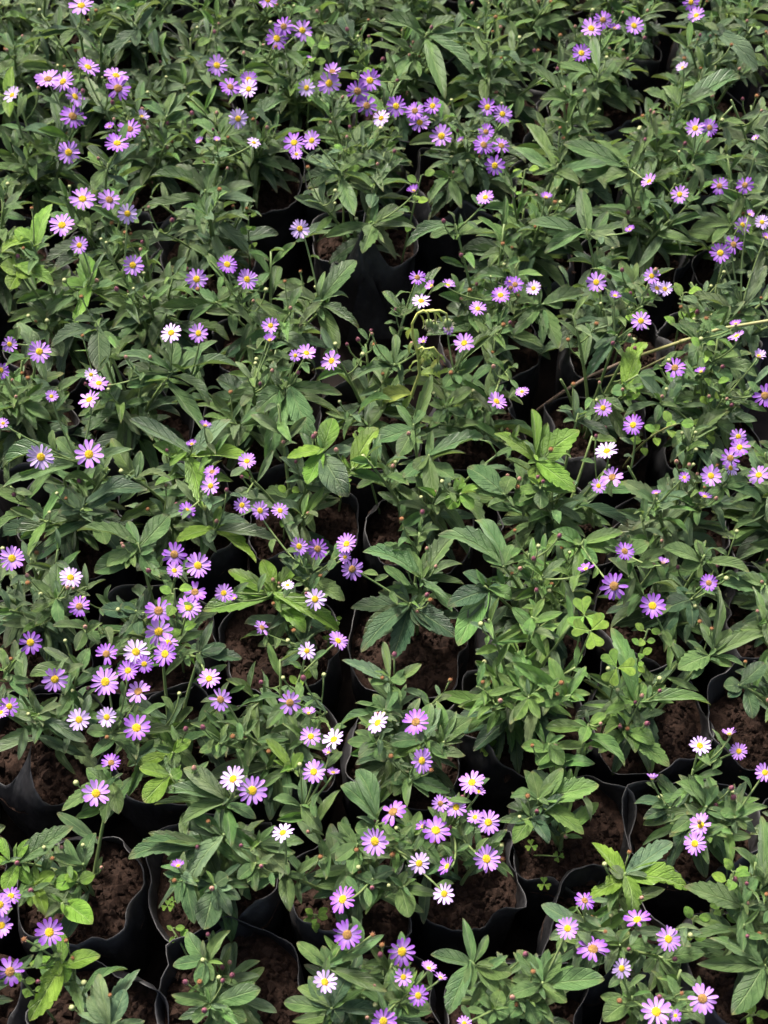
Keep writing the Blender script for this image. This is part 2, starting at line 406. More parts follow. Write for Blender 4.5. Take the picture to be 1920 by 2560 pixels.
def make_bag(i):
    x, y_, rad, _, _ = BAGS[i]
    r = random.Random(1000 + i); rad *= .01
    root = obj('grow_bag', None); root.location = (x * .01, y_ * .01, 0)
    n = 64
    e2, p2, e3, p3, sq = r.uniform(.0, .05), r.uniform(0, 6), r.uniform(0, .04), r.uniform(0, 6), r.uniform(.0, .035)
    spk = SPIKE.get(i, [])
    dents = [(r.uniform(0, 6.28), r.uniform(.10, .34), r.uniform(-.17, .05)) for _ in range(5)]; lean = r.uniform(0, 50)
    tall = r.uniform(.112, .122); w1, w2, q1, q2 = r.uniform(.002, .009), r.uniform(.001, .005), r.uniform(0, 6), r.uniform(0, 6)
    def rim_h(a):
        h = tall + w1 * math.sin(2 * a + q1) + w2 * math.sin(5 * a + q2) + .003 * noise.noise(Vector((math.cos(a) * 3, math.sin(a) * 3, i)))
        for (sa, sh, sw) in spk:
            d = abs((a - sa + math.pi) % (2 * math.pi) - math.pi)
            h += sh * max(0, 1 - d / sw) ** 1.2
        return h
    def rf(a, z, top):
        q = rad * (1 + e2 * math.cos(2 * a + p2) + e3 * math.cos(3 * a + p3) - sq * math.cos(4 * a))
        for da, dw, dd in dents:
            d = abs((a - da + math.pi) % (2 * math.pi) - math.pi)
            q *= 1 + dd * max(0, 1 - d / (dw * 1.6)) * max(0, z - .03) / .09
        f = z / top
        q *= .90 + .10 * min(1, z / .05)
        if z > SOILZ: q += (z - SOILZ) * max(-.45, min(.35, 1.1 * noise.noise(Vector((math.cos(a) * 1.3, math.sin(a) * 1.3, lean))) - .05))
        q += .0036 * abs(noise.noise(Vector((math.cos(a) * 2.6, math.sin(a) * 2.6, z * 24 + i)))) - .001 + .0009 * noise.noise(Vector((math.cos(a) * 9, math.sin(a) * 9, z * 60 + i)))
        if z > .126: q -= .75 * (z - .126)
        return q
    vs_, fs = [], []
    prof = [0, .12, .28, .45, .6, .72, .82, .9, .96, 1.0]
    for f in prof:
        for j in range(n):
            a = 2 * math.pi * j / n; top = rim_h(a); z = f * top; q = rf(a, z, top)
            if f == 1.0: q += .0003
            vs_.append((q * math.cos(a), q * math.sin(a), max(z, .001)))
    inner = [1.0, .96, .9, .82, .72]
    for f in inner:
        for j in range(n):
            a = 2 * math.pi * j / n; top = rim_h(a); z = f * top; q = rf(a, z, top) - .0005
            vs_.append((q * math.cos(a), q * math.sin(a), z))
    rows = len(prof) + len(inner)
    for a_ in range(rows - 1):
        for j in range(n):
            k_ = (j + 1) % n; fs.append((a_ * n + j, a_ * n + k_, (a_ + 1) * n + k_, (a_ + 1) * n + j))
    obj('bag_wall', mesh('bag_wall', vs_, fs, M_bag), root)
    # soil
    sv, sf = [(0, 0, SOILZ + .006)], []
    rings = 20; tilt = (r.uniform(-.12, .12), r.uniform(-.12, .12))
    for q in range(1, rings + 1):
        for j in range(n):
            a = 2 * math.pi * j / n; R0 = (rf(a, SOILZ, .12) - .0003) * q / rings
            xx, yy = R0 * math.cos(a), R0 * math.sin(a)
            fall = 1 - q / rings
            z = SOILZ + .006 * fall + (tilt[0] * xx + tilt[1] * yy) * .6
            z += .0065 * noise.noise(Vector((xx * 60, yy * 60, i))) + .0045 * noise.noise(Vector((xx * 170, yy * 170, i + 9)))
            sv.append((xx, yy, z))
    for j in range(n):
        sf.append((0, 1 + j, 1 + (j + 1) % n))
    for q in range(rings - 1):
        for j in range(n):
            k_ = (j + 1) % n; sf.append((1 + q * n + j, 1 + (q + 1) * n + j, 1 + (q + 1) * n + k_, 1 + q * n + k_))
    s = obj('soil', mesh('soil', sv, sf, M_soil), root); s['label'] = 'dark crumbly potting soil'
    cr = obj('soil_crumbs', CRUMB[i % 5], s, Matrix.Translation((0, 0, SOILZ + .0035)) @ Matrix.Rotation(r.uniform(0, 6), 4, 'Z') @ Matrix.Diagonal((rad * .95, rad * .95, rad * .95, 1)))
    cr['kind'] = 'stuff'
    return root

# ------------------------------------------------------------------ plants
class Plant: pass
PL = []
for i, (x, y_, rad, ns, vg) in enumerate(BAGS):
    p = Plant(); p.i = i; p.r = random.Random(500 + i); p.ns = ns; p.vg = vg
    p.base = Vector((x * .01, y_ * .01, SOILZ + .004)) + Vector((p.r.uniform(-.008, .008), p.r.uniform(-.008, .008), 0))
    p.shoots = []; p.flowers = []; p.stems = []
    PL.append(p)

def locate(u, v, h0, spread=.05, hs=.035, hmin=.03, hmax=.21):
    """plant and height that best explain a point seen in direction (u, v)"""
    best = None
    for j in range(19):
        h = hmin + (hmax - hmin) * j / 18
        P = at(u, v, SOILZ + h)
        for p in PL:
            dx, dy = P.x - p.base.x, P.y - p.base.y
            c = (dx * dx + dy * dy) / spread ** 2 + ((h - h0 * p.vg) / hs) ** 2
            if best is None or c < best[0]: best = (c, p, P)
    return best[1], best[2]

SHOOTS = '''
A 870 150 d; 690 90 45; 1015 45 70; 880 300 70; 720 400 110; 1040 20 60
A 505 170 d; 400 300 80; 225 250 50; 150 290 70; 605 280 75; 460 60 60
A 1080 750 m; 915 665 80; 1225 600 90; 1240 740 80; 1140 600 60
A 45 600 b; 80 430 80; 60 760 60; 0 740 60
A 1420 900 m; 1200 810 90; 1640 850 110; 1300 1000 60; 1480 760 70; 1440 1060 80
A 1330 1230 m; 1140 1070 100; 910 1350 90; 970 1150 60; 1659 1310 90; 1320 1520 120; 1400 1050 110; 1500 1240 80
A 700 1060 d; 830 1210 70; 600 1240 90; 560 950 60; 800 1020 60; 900 930 70
A 400 870 d; 150 840 80; 350 600 60; 540 1000 80; 590 640 60
A 200 1560 b; 340 1320 110; 100 1480 90; 10 1650 90; 120 1600 40
A 680 720 s; 690 620 75; 560 500 70; 600 700 50
B 1110 210 m; 800 140 110; 1410 490 100; 1230 640 80; 1400 295 50; 1500 215 40; 1300 130 70; 1020 350 70
B 1020 340 m; 720 225 90; 900 480 70; 880 660 110; 1060 500 60
B 770 1200 m; 550 1130 80; 1010 1200 70; 955 1030 60; 740 1350 90; 850 1180 40; 860 1010 50
B 765 1450 m; 690 1640 120; 450 1540 80; 960 1370 110; 1040 1480 60
B 620 250 d; 560 110 110; 480 340 100; 660 300 90; 400 180 80
B 540 1100 m; 330 1040 100; 370 1210 80; 700 1000 80; 640 1400 110
B 1250 1150 m; 1120 1320 80; 1350 1150 60; 1160 1140 80; 1330 1350 70
B 1290 1450 m; 970 1600 80; 1470 1430 60; 1130 1540 90; 1550 1510 80; 1260 1520 50
C 750 1060 m; 520 900 80; 590 1180 100; 330 930 120; 900 830 90; 860 1000 80; 440 1190 90
C 380 610 m; 180 640 80; 640 630 90; 320 480 70; 120 420 60; 510 580 60; 240 700 60
C 560 480 m; 640 510 70; 290 420 70; 670 380 90; 440 560 70; 520 250 60
C 1080 700 m; 1300 690 60; 970 560 100; 850 590 110; 1320 600 80; 1210 760 60; 1480 490 60
C 1290 160 d; 1210 300 70; 1440 120 90; 1100 160 70; 1590 460 130; 1370 230 90; 960 170 70
C 1180 1030 m; 1390 900 70; 1340 1030 90; 1160 1110 70; 1440 1020 70; 1090 1090 60; 1320 740 100
C 300 1060 m; 130 1130 120; 0 950 110; 440 1200 90; 620 1060 80; 90 800 80
C 480 1480 m; 100 1450 110; 450 1220 110; 210 1640 90; 700 1600 110; 620 1370 80; 760 1450 70
C 1420 1450 m; 1400 1320 80; 1590 1450 70; 1160 1480 100; 1300 1580 80; 1510 1270 70
D 590 190 b; 300 395 100; 650 240 80; 490 460 90; 930 430 120; 400 170 80; 570 0 110
D 620 420 d; 330 590 110; 640 750 150; 780 600 70; 480 420 60
D 1220 1260 b; 1495 1060 120; 990 1220 100; 1330 1650 120; 1640 1340 110; 840 1060 70; 1100 1360 50
D 1120 750 m; 755 650 75; 800 760 100; 950 760 60; 1150 560 120; 820 850 90; 1410 550 80; 1550 720 70; 1310 1130 120; 1360 970 60
D 1400 300 m; 1230 210 80; 1630 450 70; 1030 340 70; 1230 420 60; 1470 200 70; 1640 240 70
D 260 560 s; 110 430 100; 160 660 70; 390 640 60; 300 810 70
D 510 1320 m; 360 1180 100; 860 1250 80; 20 1370 90; 240 1390 90; 690 1320 110; 10 1500 110
D 830 1420 m; 720 1180 110; 1110 1450 80; 860 1440 60; 680 1540 90; 910 1260 80
D 540 1640 d; 380 1659 100; 720 1659 130; 350 1480 80; 870 1480 90; 970 1520 80
D 150 950 m; 30 830 90; 170 1060 70; 330 1060 90; 380 850 60; 240 1130 60
D 90 60 b; 220 130 140; 0 60 110; 60 220 90; 350 190 100
E 430 290 m; 140 190 80; 650 30 130; 130 285 60; 280 460 70; 450 100 60; 670 470 70; 540 600 110; 600 270 80
E 220 840 m; 0 1010 150; 370 1220 150; 60 1350 130; 560 900 90; 560 1040 90; 130 960 80; 300 800 60
E 440 1250 b; 200 1310 95; 500 1050 120; 630 1260 70; 590 1560 160; 420 1180 50; 330 1480 120
E 635 1370 b; 790 1110 120; 840 1380 50; 560 1290 30; 780 1310 50
E 900 700 m; 725 715 70; 900 510 60; 920 750 50; 620 810 90; 760 580 90; 1050 620 60
E 1020 1090 m; 905 965 70; 1140 770 80; 920 1300 120; 780 1200 130; 1100 1000 80; 1110 1160 50
E 1210 980 m; 1400 860 90; 1360 1040 70; 1240 880 60; 1120 960 70; 1170 1090 90
E 1120 1290 m; 1480 1170 100; 1360 1280 50; 1280 1440 120; 950 1440 110; 1150 1570 110; 1020 1400 90; 1140 1130 60
E 980 330 m; 820 230 60; 860 370 80; 1200 70 90; 1130 150 60
E 1270 730 m; 1480 650 90; 1320 830 60; 1220 850 80; 1630 450 100; 1560 510 50
E 1600 1540 m; 1370 1370 170; 1659 1430 120; 1330 1500 90
E 1330 1540 b; 1290 1440 50; 1360 1470 40; 1450 1500 50; 1240 1640 90; 1400 1650 80; 1330 1430 40
F 145 1290 b; 130 990 60; 230 1080 60; 440 1130 160; -115 1150 110; 410 1530 115; 80 1190 30; 150 1480 100
F 770 860 b; 865 560 130; 640 880 90; 830 900 100; 900 790 80
F 210 310 m; 470 240 100; 160 440 50; 20 300 80; 330 310 120; 300 600 120; 200 570 90; 0 520 90
F 790 190 m; 910 310 90; 640 100 90; 510 80 80; 700 30 100; 1050 80 70; 960 90 60
F 680 510 d; 530 600 60; 800 560 60; 480 790 80; 620 450 50; 700 610 40
F 1200 500 m; 1025 440 60; 1080 420 110; 1340 520 70; 1150 720 110; 1280 400 60
F 1310 650 m; 1420 820 110; 1590 780 110; 1130 720 80; 1480 640 60
F 430 1020 d; 285 1000 70; 450 980 60; 400 860 30; 540 980 60; 630 1160 70; 330 1080 60
F 960 950 d; 830 780 100; 1000 830 90; 1090 790 80; 1050 940 60; 930 1080 60; 720 1060 70
F 1180 1110 m; 1330 1110 90; 1400 1000 90; 1260 1250 100; 1040 1240 80
F 180 1490 g; 20 1530 80; 400 1530 90; 180 1640 110; 300 1460 60; 0 1600 120
F 950 1590 s; 720 1460 110; 1000 1560 90; 840 1620 70; 1140 1540 80
F 1390 1480 m; 1530 1460 110; 1390 1410 50; 1260 1620 110; 1620 1600 90; 1300 1540 90; 1580 1370 60
F 1500 330 m; 1400 220 110; 1580 380 80; 1280 410 90; 1640 170 80; 1170 250 80; 1650 60 90
G 890 200 m; 1100 20 150; 690 350 150; 1030 440 120; 610 390 150; 500 120 130; 830 60 90; 1000 250 90
G 630 30 m; 690 210 120; 400 90 60; 280 230 60; 100 140 90; 740 20 70
G 370 560 m; 390 730 90; 200 450 80; 310 610 70; 430 560 60; 370 330 110; 200 640 80
G 540 760 m; 670 780 80; 590 700 100; 460 700 60; 640 860 90; 490 900 90; 340 740 60
G 520 990 m; 580 880 90; 480 1100 60; 190 1060 100; 280 880 50; 420 1190 90
G 250 1310 m; 80 1330 100; 330 1330 80; 260 1250 60; 400 1250 60; 430 1470 60; 560 1490 90
G 720 1430 m; 590 1590 90; 880 1640 110; 560 1420 90; 960 1480 80; 1120 1410 80; 850 1250 90
G 1120 1560 b; 890 1640 70; 1000 1530 40; 1240 1480 70; 1140 1659 80
G 1420 1500 m; 1290 1370 70; 1530 1400 60; 1400 1600 110; 1230 1370 50; 1290 1560 90; 1480 1370 50
G 30 1020 m; 180 1200 80; 0 880 60; 110 960 60; 60 1100 60
G 880 640 d; 780 600 80; 650 630 120; 940 690 70; 780 820 70; 900 800 70; 850 720 60
G 1300 900 d; 1290 1060 70; 1470 870 110; 1380 700 60; 1240 860 60; 1570 950 90
H 100 520 b; 40 310 95; 265 310 80; 320 780 110; 540 770 100; -344 640 130; -180 380 80; -110 470 90
H 240 1670 b; 60 1470 60; 300 1560 60; 180 1640 60
H -260 120 b; -520 190 80; 140 190 80; -230 -40 50; -300 200 60; 0 330 90
H 860 1070 m; 555 960 95; 1075 985 75; 740 1110 80; 975 1090 100; 825 840 50; 930 1240 90; 960 1020 50
H 1000 590 d; 610 620 120; 700 810 150; 680 910 130; 880 960 150; 1170 780 120; 1300 810 150; 1060 740 60; 890 450 80
H 1075 430 m; 690 260 150; 830 200 120; 1300 140 120; 1340 340 80; 1270 650 80; 1000 250 60; 1350 470 90; 1180 430 60
H 1480 480 d; 1340 390 90; 1310 870 170; 1240 610 150; 1500 690 100; 1659 560 100; 1370 690 80
H 1600 350 m; 1180 150 130; 1420 50 100; 1659 210 80; 1470 270 80
H 360 400 d; 250 250 60; 575 575 120; 160 300 50; 430 350 50; 480 250 40; 290 470 60
H 330 880 d; 165 1000 70; 200 870 50; 300 820 60; 380 1040 50
H 830 1280 m; 710 1270 80; 640 1240 40; 945 1280 120; 530 1400 80; 760 1180 90
H 1110 1470 m; 1200 1270 110; 860 1500 110; 1210 1570 70; 1130 1240 110; 960 1400 80; 1240 1600 80
H 770 1500 m; 590 1490 90; 880 1530 70; 830 1620 100; 660 1590 90; 640 1420 60
H 1220 1490 m; 1400 1340 120; 1170 1410 60; 1300 1290 40
H 1060 130 m; 1140 60 60; 990 120 40; 1190 110 40; 1100 180 90
I 500 1370 g; 215 1400 95; 730 1650 120; 380 1390 85; 610 1310 70; 450 1500 90
I 380 1190 g; 0 970 100; 150 1230 120; 510 1180 70; 270 1090 90; 480 1000 60; 240 940 90
I 800 1230 g; 1290 1250 110; 640 750 120; 590 1320 90; 920 1290 45; 860 1110 100; 1050 1240 60; 700 1180 100
I 1320 890 m; 1075 1020 150; 1330 480 75; 1659 790 110; 1430 1000 60; 1220 720 80; 1500 1000 45; 1420 760 90
I 1250 280 m; 980 230 120; 1275 230 80; 1095 360 110; 1540 390 90; 1190 180 70
I 1640 470 m; 1340 460 110; 1659 620 110; 1480 420 80
I 1470 1120 d; 1370 1130 130; 1640 980 120; 1560 1340 110; 1400 1200 80
I 1170 560 d; 1170 750 90; 980 640 120; 1060 490 90; 1000 560 90; 1290 800 80
I 470 180 g; 250 130 110; 645 250 90; 350 190 70; 720 130 90; 550 340 80; 400 450 70
I 130 680 g; 0 620 90; 110 800 90; 250 680 70; 210 560 60; 330 650 60
I 110 1200 g; 10 1350 90; 180 1340 70; 60 1060 90; 160 1080 60; 210 1230 80
I 730 250 m; 890 200 110; 640 200 60; 780 300 90
I 720 1430 g; 920 1500 110; 1020 1650 130; 560 1560 110; 800 1560 110; 860 1380 50
I 240 1500 g; 160 1640 110; 330 1640 110; 530 1530 100; 60 1520 100; 250 1420 80
I 1640 700 m; 1560 480 70; 1480 760 90; 1659 860 90; 1600 600 60
J 65 600 b; 475 380 130; 30 800 100; 185 460 55; 0 450 60; -60 620 60
J 215 770 b; 460 940 115; 360 675 85; 100 650 80; 200 900 70; 300 960 80
J 500 730 b; 615 690 75; 470 660 40; 350 750 90; 420 700 70
J 400 880 b; 600 1010 140; 300 950 60
J 540 620 m; 620 420 140; 340 560 60; 460 640 80
J 375 1230 b; 650 1215 105; 190 1270 85; 190 1640 140; 385 1350 65; 400 1060 90; 430 1390 90
J 1330 1240 m; 1120 1280 90; 1490 1050 105; 1210 1060 120; 1300 1420 110; 1380 1380 70
J 1360 1530 m; 1690 1430 135; 1390 1330 95; 1110 1470 80; 1250 1650 80; 1600 1640 130; 1410 1640 60; 1290 1420 60
J 720 1690 s; 640 1330 100; 570 1480 120; 810 1430 120; 500 1590 70; 940 1640 80
J 1480 200 m; 1190 0 140; 1000 240 100; 1180 360 100; 1659 330 90; 1360 150 90; 1270 250 100; 1060 150 80
J 1450 430 m; 1220 790 150; 1250 310 110; 1659 640 110; 1180 350 90; 1580 560 90
J 1330 500 m; 830 590 160; 920 480 110; 1080 590 70; 1140 620 100; 960 420 90
J 1190 690 m; 1260 1010 110; 1100 770 60; 1150 880 70; 1040 640 60
J 1390 760 d; 1320 1050 180; 1480 700 120; 1500 960 80; 1560 850 90; 1440 940 90
J 1660 620 m; 1540 720 90; 1659 800 90; 1750 700 110; 1500 520 80
J 730 60 m; 400 280 110; 680 360 100; 770 300 110; 560 0 110; 800 110 80
J 1100 40 b; 930 220 120; 900 0 80; 1010 60 60; 1180 20 70
K 790 340 m; 650 10 130; 550 110 120; 640 400 110; 880 420 80; 700 360 80
K 660 490 m; 515 600 105; 620 690 110; 530 350 90; 780 600 100; 920 490 60
K 960 770 m; 990 970 140; 1190 820 70; 860 760 100; 1010 720 55; 640 700 110; 980 670 70
K 1000 420 m; 920 220 90; 1190 640 110; 1060 280 80; 1180 370 90; 940 560 110
K 760 720 d; 700 920 130; 830 760 90; 640 780 110; 900 660 110
K 1000 80 m; 860 90 90; 1260 160 90; 1120 190 60; 890 180 80; 1060 0 80
K 290 240 m; 430 410 100; 150 310 110; 110 200 80; 300 60 70; 380 350 70
K 160 680 m; 40 640 80; 220 930 110; 0 800 60; 320 720 40
K 30 480 m; 220 690 160; 0 640 90; 240 560 110; 310 480 110
K 1385 1250 m; 1340 970 85; 1570 1460 100; 1130 1210 100; 1250 1600 140; 1659 1330 160; 1380 1440 90; 1500 1080 60
K 450 1280 m; 265 1130 100; 850 1450 100; 620 1260 100; 430 1150 90; 660 1190 80; 830 1080 80
K 480 1560 d; 180 1520 110; 340 1350 130; 640 1300 130; 830 1580 120; 340 1450 100; 560 1650 110; 270 1420 90
K 950 1500 m; 870 1310 90; 1060 1590 130; 920 1560 80; 820 1490 90; 860 1640 110; 1130 1560 90
K 1540 1560 m; 1640 1600 130; 1440 1500 70; 1590 1440 110; 1480 1659 90
L 200 1390 m; 600 1370 155; 310 1190 100; 355 1520 105; 110 1220 75; -20 1480 110; 30 1180 110
L 100 1500 m; 205 1480 80; 170 1659 130; -20 1620 110; 0 1380 80
L 170 200 m; 565 110 170; 465 430 115; -10 190 110; 330 0 110; 130 20 110; 60 280 60; 270 110 70
L 120 320 d; 10 490 130; 240 490 100; -20 360 70; 230 350 60
L 735 680 b; 515 485 115; 1045 480 115; 630 650 80; 900 735 42; 1140 790 160; 500 850 110; 770 975 120
L 1490 880 m; 1110 770 170; 1530 1320 130; 1390 800 110; 1659 900 80; 1590 700 80
L 1620 760 m; 1615 310 90; 1659 560 80; 1560 560 60
L 1640 1280 m; 1420 1600 170; 1510 1420 150; 1659 1500 110; 1200 1270 110; 1280 1100 120
L 1260 250 m; 1140 40 70; 1060 90 100; 1255 120 80; 1420 350 80; 1030 420 100; 1130 300 90; 850 370 70; 1330 110 70
L 1020 260 d; 790 230 70; 850 330 80; 990 370 80; 1050 230 60
L 1450 320 m; 1659 250 80; 1400 180 80; 1540 230 110; 1350 280 80; 1520 400 60; 1480 100 50
L 700 1150 m; 620 1060 60; 780 1200 70; 540 1050 70; 420 1000 80; 760 1060 110; 920 1180 90; 640 1270 90
L 480 1050 s; 190 885 110; 240 1110 90; 490 1020 90; 550 960 70
L 980 1230 m; 1250 1200 120; 1080 1440 120; 850 1320 80; 890 1450 60; 960 1470 60
L 780 1480 m; 590 1640 150; 840 1640 110; 690 1370 90; 570 1480 80; 900 1590 90
L 1020 1480 m; 1250 1659 150; 930 1460 80; 1100 1560 80
'''
FLOW = '''
A 527 38 165 l y; 570 437 155 l y .6; 312 515 170 l o .6; 410 530 160 l y .65; 80 618 125 w y; 752 492 165 l y .55; 765 573 165 p o; 485 628 145 l y .65; 470 755 170 p o; 838 838 155 p o; 760 930 165 p y; 444 988 155 l y; 920 757 105 w y .5; 712 822 75 p o .5; 1405 424 140 l y; 1492 565 140 p o; 1612 577 130 w y; 1612 515 120 p y; 1543 769 130 w y; 535 1290 170 l y; 708 1295 150 l o; 826 1384 135 w y; 402 1460 170 l y; 515 1590 120 l y; 1300 915 70 l y .5; 1405 910 60 l y .5; 1645 925 90 w y .7
B 75 0 120 l y; 135 250 150 p y; 180 172 130 p o; 300 197 140 l y; 350 380 60 p y .3; 327 570 115 w y; 475 540 155 l y; 495 465 130 l o .6; 658 592 150 p o; 738 522 150 p y; 717 685 140 p o; 812 766 115 w y; 908 688 140 p y; 1030 720 130 p o; 1060 795 140 l y; 1145 687 125 p y; 1202 882 150 l y; 1330 910 60 p y .4; 247 925 145 p y; 362 911 130 l y; 262 1000 80 l y; 1500 695 125 p y; 1597 740 125 l y; 1490 855 110 p o; 1475 940 140 p o; 1590 945 125 p o; 1548 1073 135 p y; 1487 1280 120 l y; 285 1482 130 w y; 1020 1240 100 p y .5
C 513 186 145 l y; 590 130 125 p o; 665 185 90 p y .4; 790 167 130 l y; 1160 15 110 p y; 1195 101 120 l y; 450 345 130 p y; 1105 440 90 w y .6; 1187 832 130 l y; 1280 828 120 p o; 1580 895 60 l y .5; 890 1175 115 l y .6; 1087 1260 120 l y; 220 1280 90 p y .4; 765 1487 70 p y .6; 1345 1205 115 p o; 1510 1200 115 p o; 1492 1460 118 l y; 1435 1585 128 p o; 1350 1640 140 p y; 1540 1390 70 l y .5; 1620 1440 100 w y; 1645 1540 80 p y .5
D 860 60 145 l y; 1274 150 145 l y; 1472 55 140 p y; 1600 152 140 l y; 1110 498 145 w y; 1287 500 135 l y; 255 620 155 l y; 62 572 105 l y; 5 740 120 p y; 640 825 130 l y; 590 770 90 w y; 580 932 150 l y .65; 333 910 90 l y; 20 1085 80 l y; 265 1302 178 w y; 577 1285 190 l y; 1330 1100 95 p y .4; 1243 1220 80 p y .6; 1600 1330 125 l y; 1375 1400 115 p o .7; 1365 1490 128 l y; 1568 1615 115 l y; 1210 1650 120 p y
E 95 452 118 l y; 90 545 95 p y .6; 327 630 132 l y; 255 645 85 l y; 490 680 142 l y; 1045 140 112 p o; 1138 195 90 l y .6; 1245 190 95 l y .6; 1070 292 132 w y; 1437 342 118 l y; 1585 255 132 p y; 1645 170 80 p y; 1350 565 142 l y; 1248 475 75 l o; 1085 555 80 l y .5; 1558 943 142 l y; 25 1650 130 l y; 155 1650 115 l y
F 20 185 110 p o; 140 210 105 w y; 546 170 132 l y; 668 258 85 p y .6; 905 130 112 l y; 940 210 112 w y; 990 215 105 w y; 835 420 132 l y; 1450 440 80 p y .4; 1457 520 120 l y; 1600 650 105 w y .6; 65 880 90 l y .7; 590 985 118 l y; 785 1095 142 p y; 1055 725 142 p o; 1225 750 90 p y .4; 1640 905 155 p o; 615 1265 148 w y .75; 650 1435 152 l o; 560 1490 105 l y; 1467 1170 112 l y; 1475 1240 132 p y; 1415 1310 135 p o; 1415 1375 115 w y .7; 1288 1425 147 l y; 1600 1420 145 l y; 1117 1435 80 p y; 1250 1560 100 p y .4; 935 1540 70 p y .4
G 78 300 165 l y; 457 425 152 w y; 515 612 145 p o; 1130 275 162 p o; 1282 347 172 l y; 1130 380 115 l y; 1263 520 155 p o; 1222 620 168 l y; 1028 640 182 p o; 1028 775 188 l y; 1090 845 140 l y; 880 907 177 w y; 1070 920 172 p y; 690 920 148 p o; 935 985 120 p y; 830 1028 145 p y; 683 1100 192 l y; 897 1165 168 l o; 197 845 158 p y; 355 1083 168 l y; 512 1345 155 w y; 692 1330 135 w y; 885 1400 195 p y; 1355 1080 148 l y; 1430 1215 152 l o; 1450 525 125 l y; 60 1260 135 p y; 5 1300 110 l y; 720 1625 130 p o; 1520 560 70 p y .5
H 280 222 128 l y; 400 238 142 p o; 588 207 148 l y; 577 293 88 l y; 622 370 152 l o; 382 565 148 w y; 205 475 90 w y .7; 530 835 142 l y .7; 330 900 118 w y; 38 750 115 l o .7; 220 1235 158 l o; 343 1305 105 l y .5; 355 1455 142 l y; 505 1475 158 w y; 790 1367 162 w y; 1037 1362 182 p o; 1073 1612 168 l y; 470 1560 85 l y .6
I 730 255 132 p o; 980 330 95 l y .4; 480 370 115 p y .4; 660 480 188 p o; 910 608 172 p y; 1275 460 118 p o; 1217 1515 142 w y; 1410 1440 112 l y .4; 1470 1550 118 l y
J 622 165 188 l y; 1512 72 180 w y; 1635 145 195 l y; 320 1065 190 p y; 70 830 140 p y; 0 885 155 l y; 10 1020 155 l y; 65 1320 188 p o; 1155 635 100 p y .6; 155 1110 60 d d
K 375 25 158 l y; 500 30 90 l y .5; 890 285 195 p o; 772 475 195 l y; 1165 405 192 p y; 1080 380 95 p y .5; 1195 230 115 l o; 1297 255 145 l y; 1400 95 172 l y; 1440 155 105 l y .6; 1505 352 165 l y; 1420 320 115 l y; 1493 590 188 l y; 1057 617 148 w y; 1240 640 145 p y .5; 1220 815 145 w y; 563 852 192 p y .8; 592 1080 192 p o; 945 1190 195 p y; 445 1388 168 w y; 955 1355 125 l y; 1120 1300 115 l y .6; 1195 1360 95 l y .5; 1050 1475 145 p y; 825 1640 175 p y; 1350 1655 105 l y; 175 420 150 w y; 755 1080 55 d d
L 470 860 138 p o .8; 360 1040 155 l y; 525 1175 210 p o; 812 985 185 p y; 1012 1108 170 l y; 710 1298 138 w y; 1235 1495 195 l o; 935 1580 205 l y; 1060 1605 85 p y; 1225 370 165 l y .8; 1185 490 155 l y; 910 70 95 l y .3; 1640 30 135 l y; 605 1060 48 d d; 1100 1460 48 d d
'''
VIEW0 = Vector((0, 0, CAMH))
for line in SHOOTS.strip().split('\n'):
    parts = line.split(';'); t, cx, cy, tk = parts[0].split()
    u, v = tp(t, float(cx), float(cy))
    p, P = locate(u, v, .105)
    tips = []
    for s in parts[1:]:
        a, b, w = map(float, s.split()); tips.append((*tp(t, a, b), w * KS))
    p.shoots.append((P, tk, tips))
for line in FLOW.strip().split('\n'):
    t, rest = line.split(' ', 1)
    for s in rest.split(';'):
        q = s.split(); u, v = tp(t, float(q[0]), float(q[1]))
        p, P = locate(u, v, .135)
        p.flowers.append((P, float(q[2]) * KS / px_per_m(P), q[3], q[4], float(q[5]) if len(q) > 5 else None))

PETC = {'l': (.36, .175, .55), 'p': (.235, .080, .42), 'w': (.46, .335, .62), 'd': (.3, .15, .1)}

def stem_curve(a, b, r):
    d = b - a
    c = a + Vector((d.x * r.uniform(.2, .5), d.y * r.uniform(.2, .5), d.z * r.uniform(.45, .65)))
    return [bez(a, c, b, k_ / 7) for k_ in range(8)]
def pt(cv, t):
    f = t * (len(cv) - 1); i = min(int(f), len(cv) - 2); return cv[i].lerp(cv[i + 1], f - i)

GAPS = [tuple(map(float, q.split())) for q in '''918 760 52 105;300 955 42 45;400 555 40 32;870 530 60 28;1820 265 70 45
1646 840 80 45;1388 970 100 60;1376 1045 75 70;1465 1155 80 60;1600 1160 70 60;1650 745 40 60;1745 680 50 40;980 820 50 40;890 890 40 40;870 1010 40 30;1157 1140 50 40;680 1210 70 40;1450 960 70 45;1560 900 70 40
900 1330 80 70;680 1350 40 40;570 1445 50 40;890 1470 40 50;250 1550 50 40;425 1725 90 55;480 1665 30 40;1085 1665 90 60;755 1690 110 40;830 1740 50 60;1705 1840 70 70;1800 1765 60 60;1880 1850 40 60;1620 1615 30 40
80 1985 80 70;270 2190 80 130;290 2350 80 50;360 1990 40 40;425 2420 60 70;680 2310 60 100;1160 2270 100 80;1120 2340 60 40;1434 2150 140 95;1550 2040 50 90;1310 2310 60 60;1685 2290 40 40;1690 2160 40 30;1790 2440 50 40;1455 2500 50 50;1090 900 30 40'''.replace('\n', ';').split(';')]
def to_px(P):
    q = P - VIEW0; dp = q.y * CP - q.z * SP
    return 960 + FPX * q.x / dp, 1280 - FPX * (q.y * SP + q.z * CP) / dp
def in_gap(P):
    u, v = to_px(P)
    return any(((u - a) / c) ** 2 + ((v - b) / d) ** 2 < 1 for a, b, c, d in GAPS)

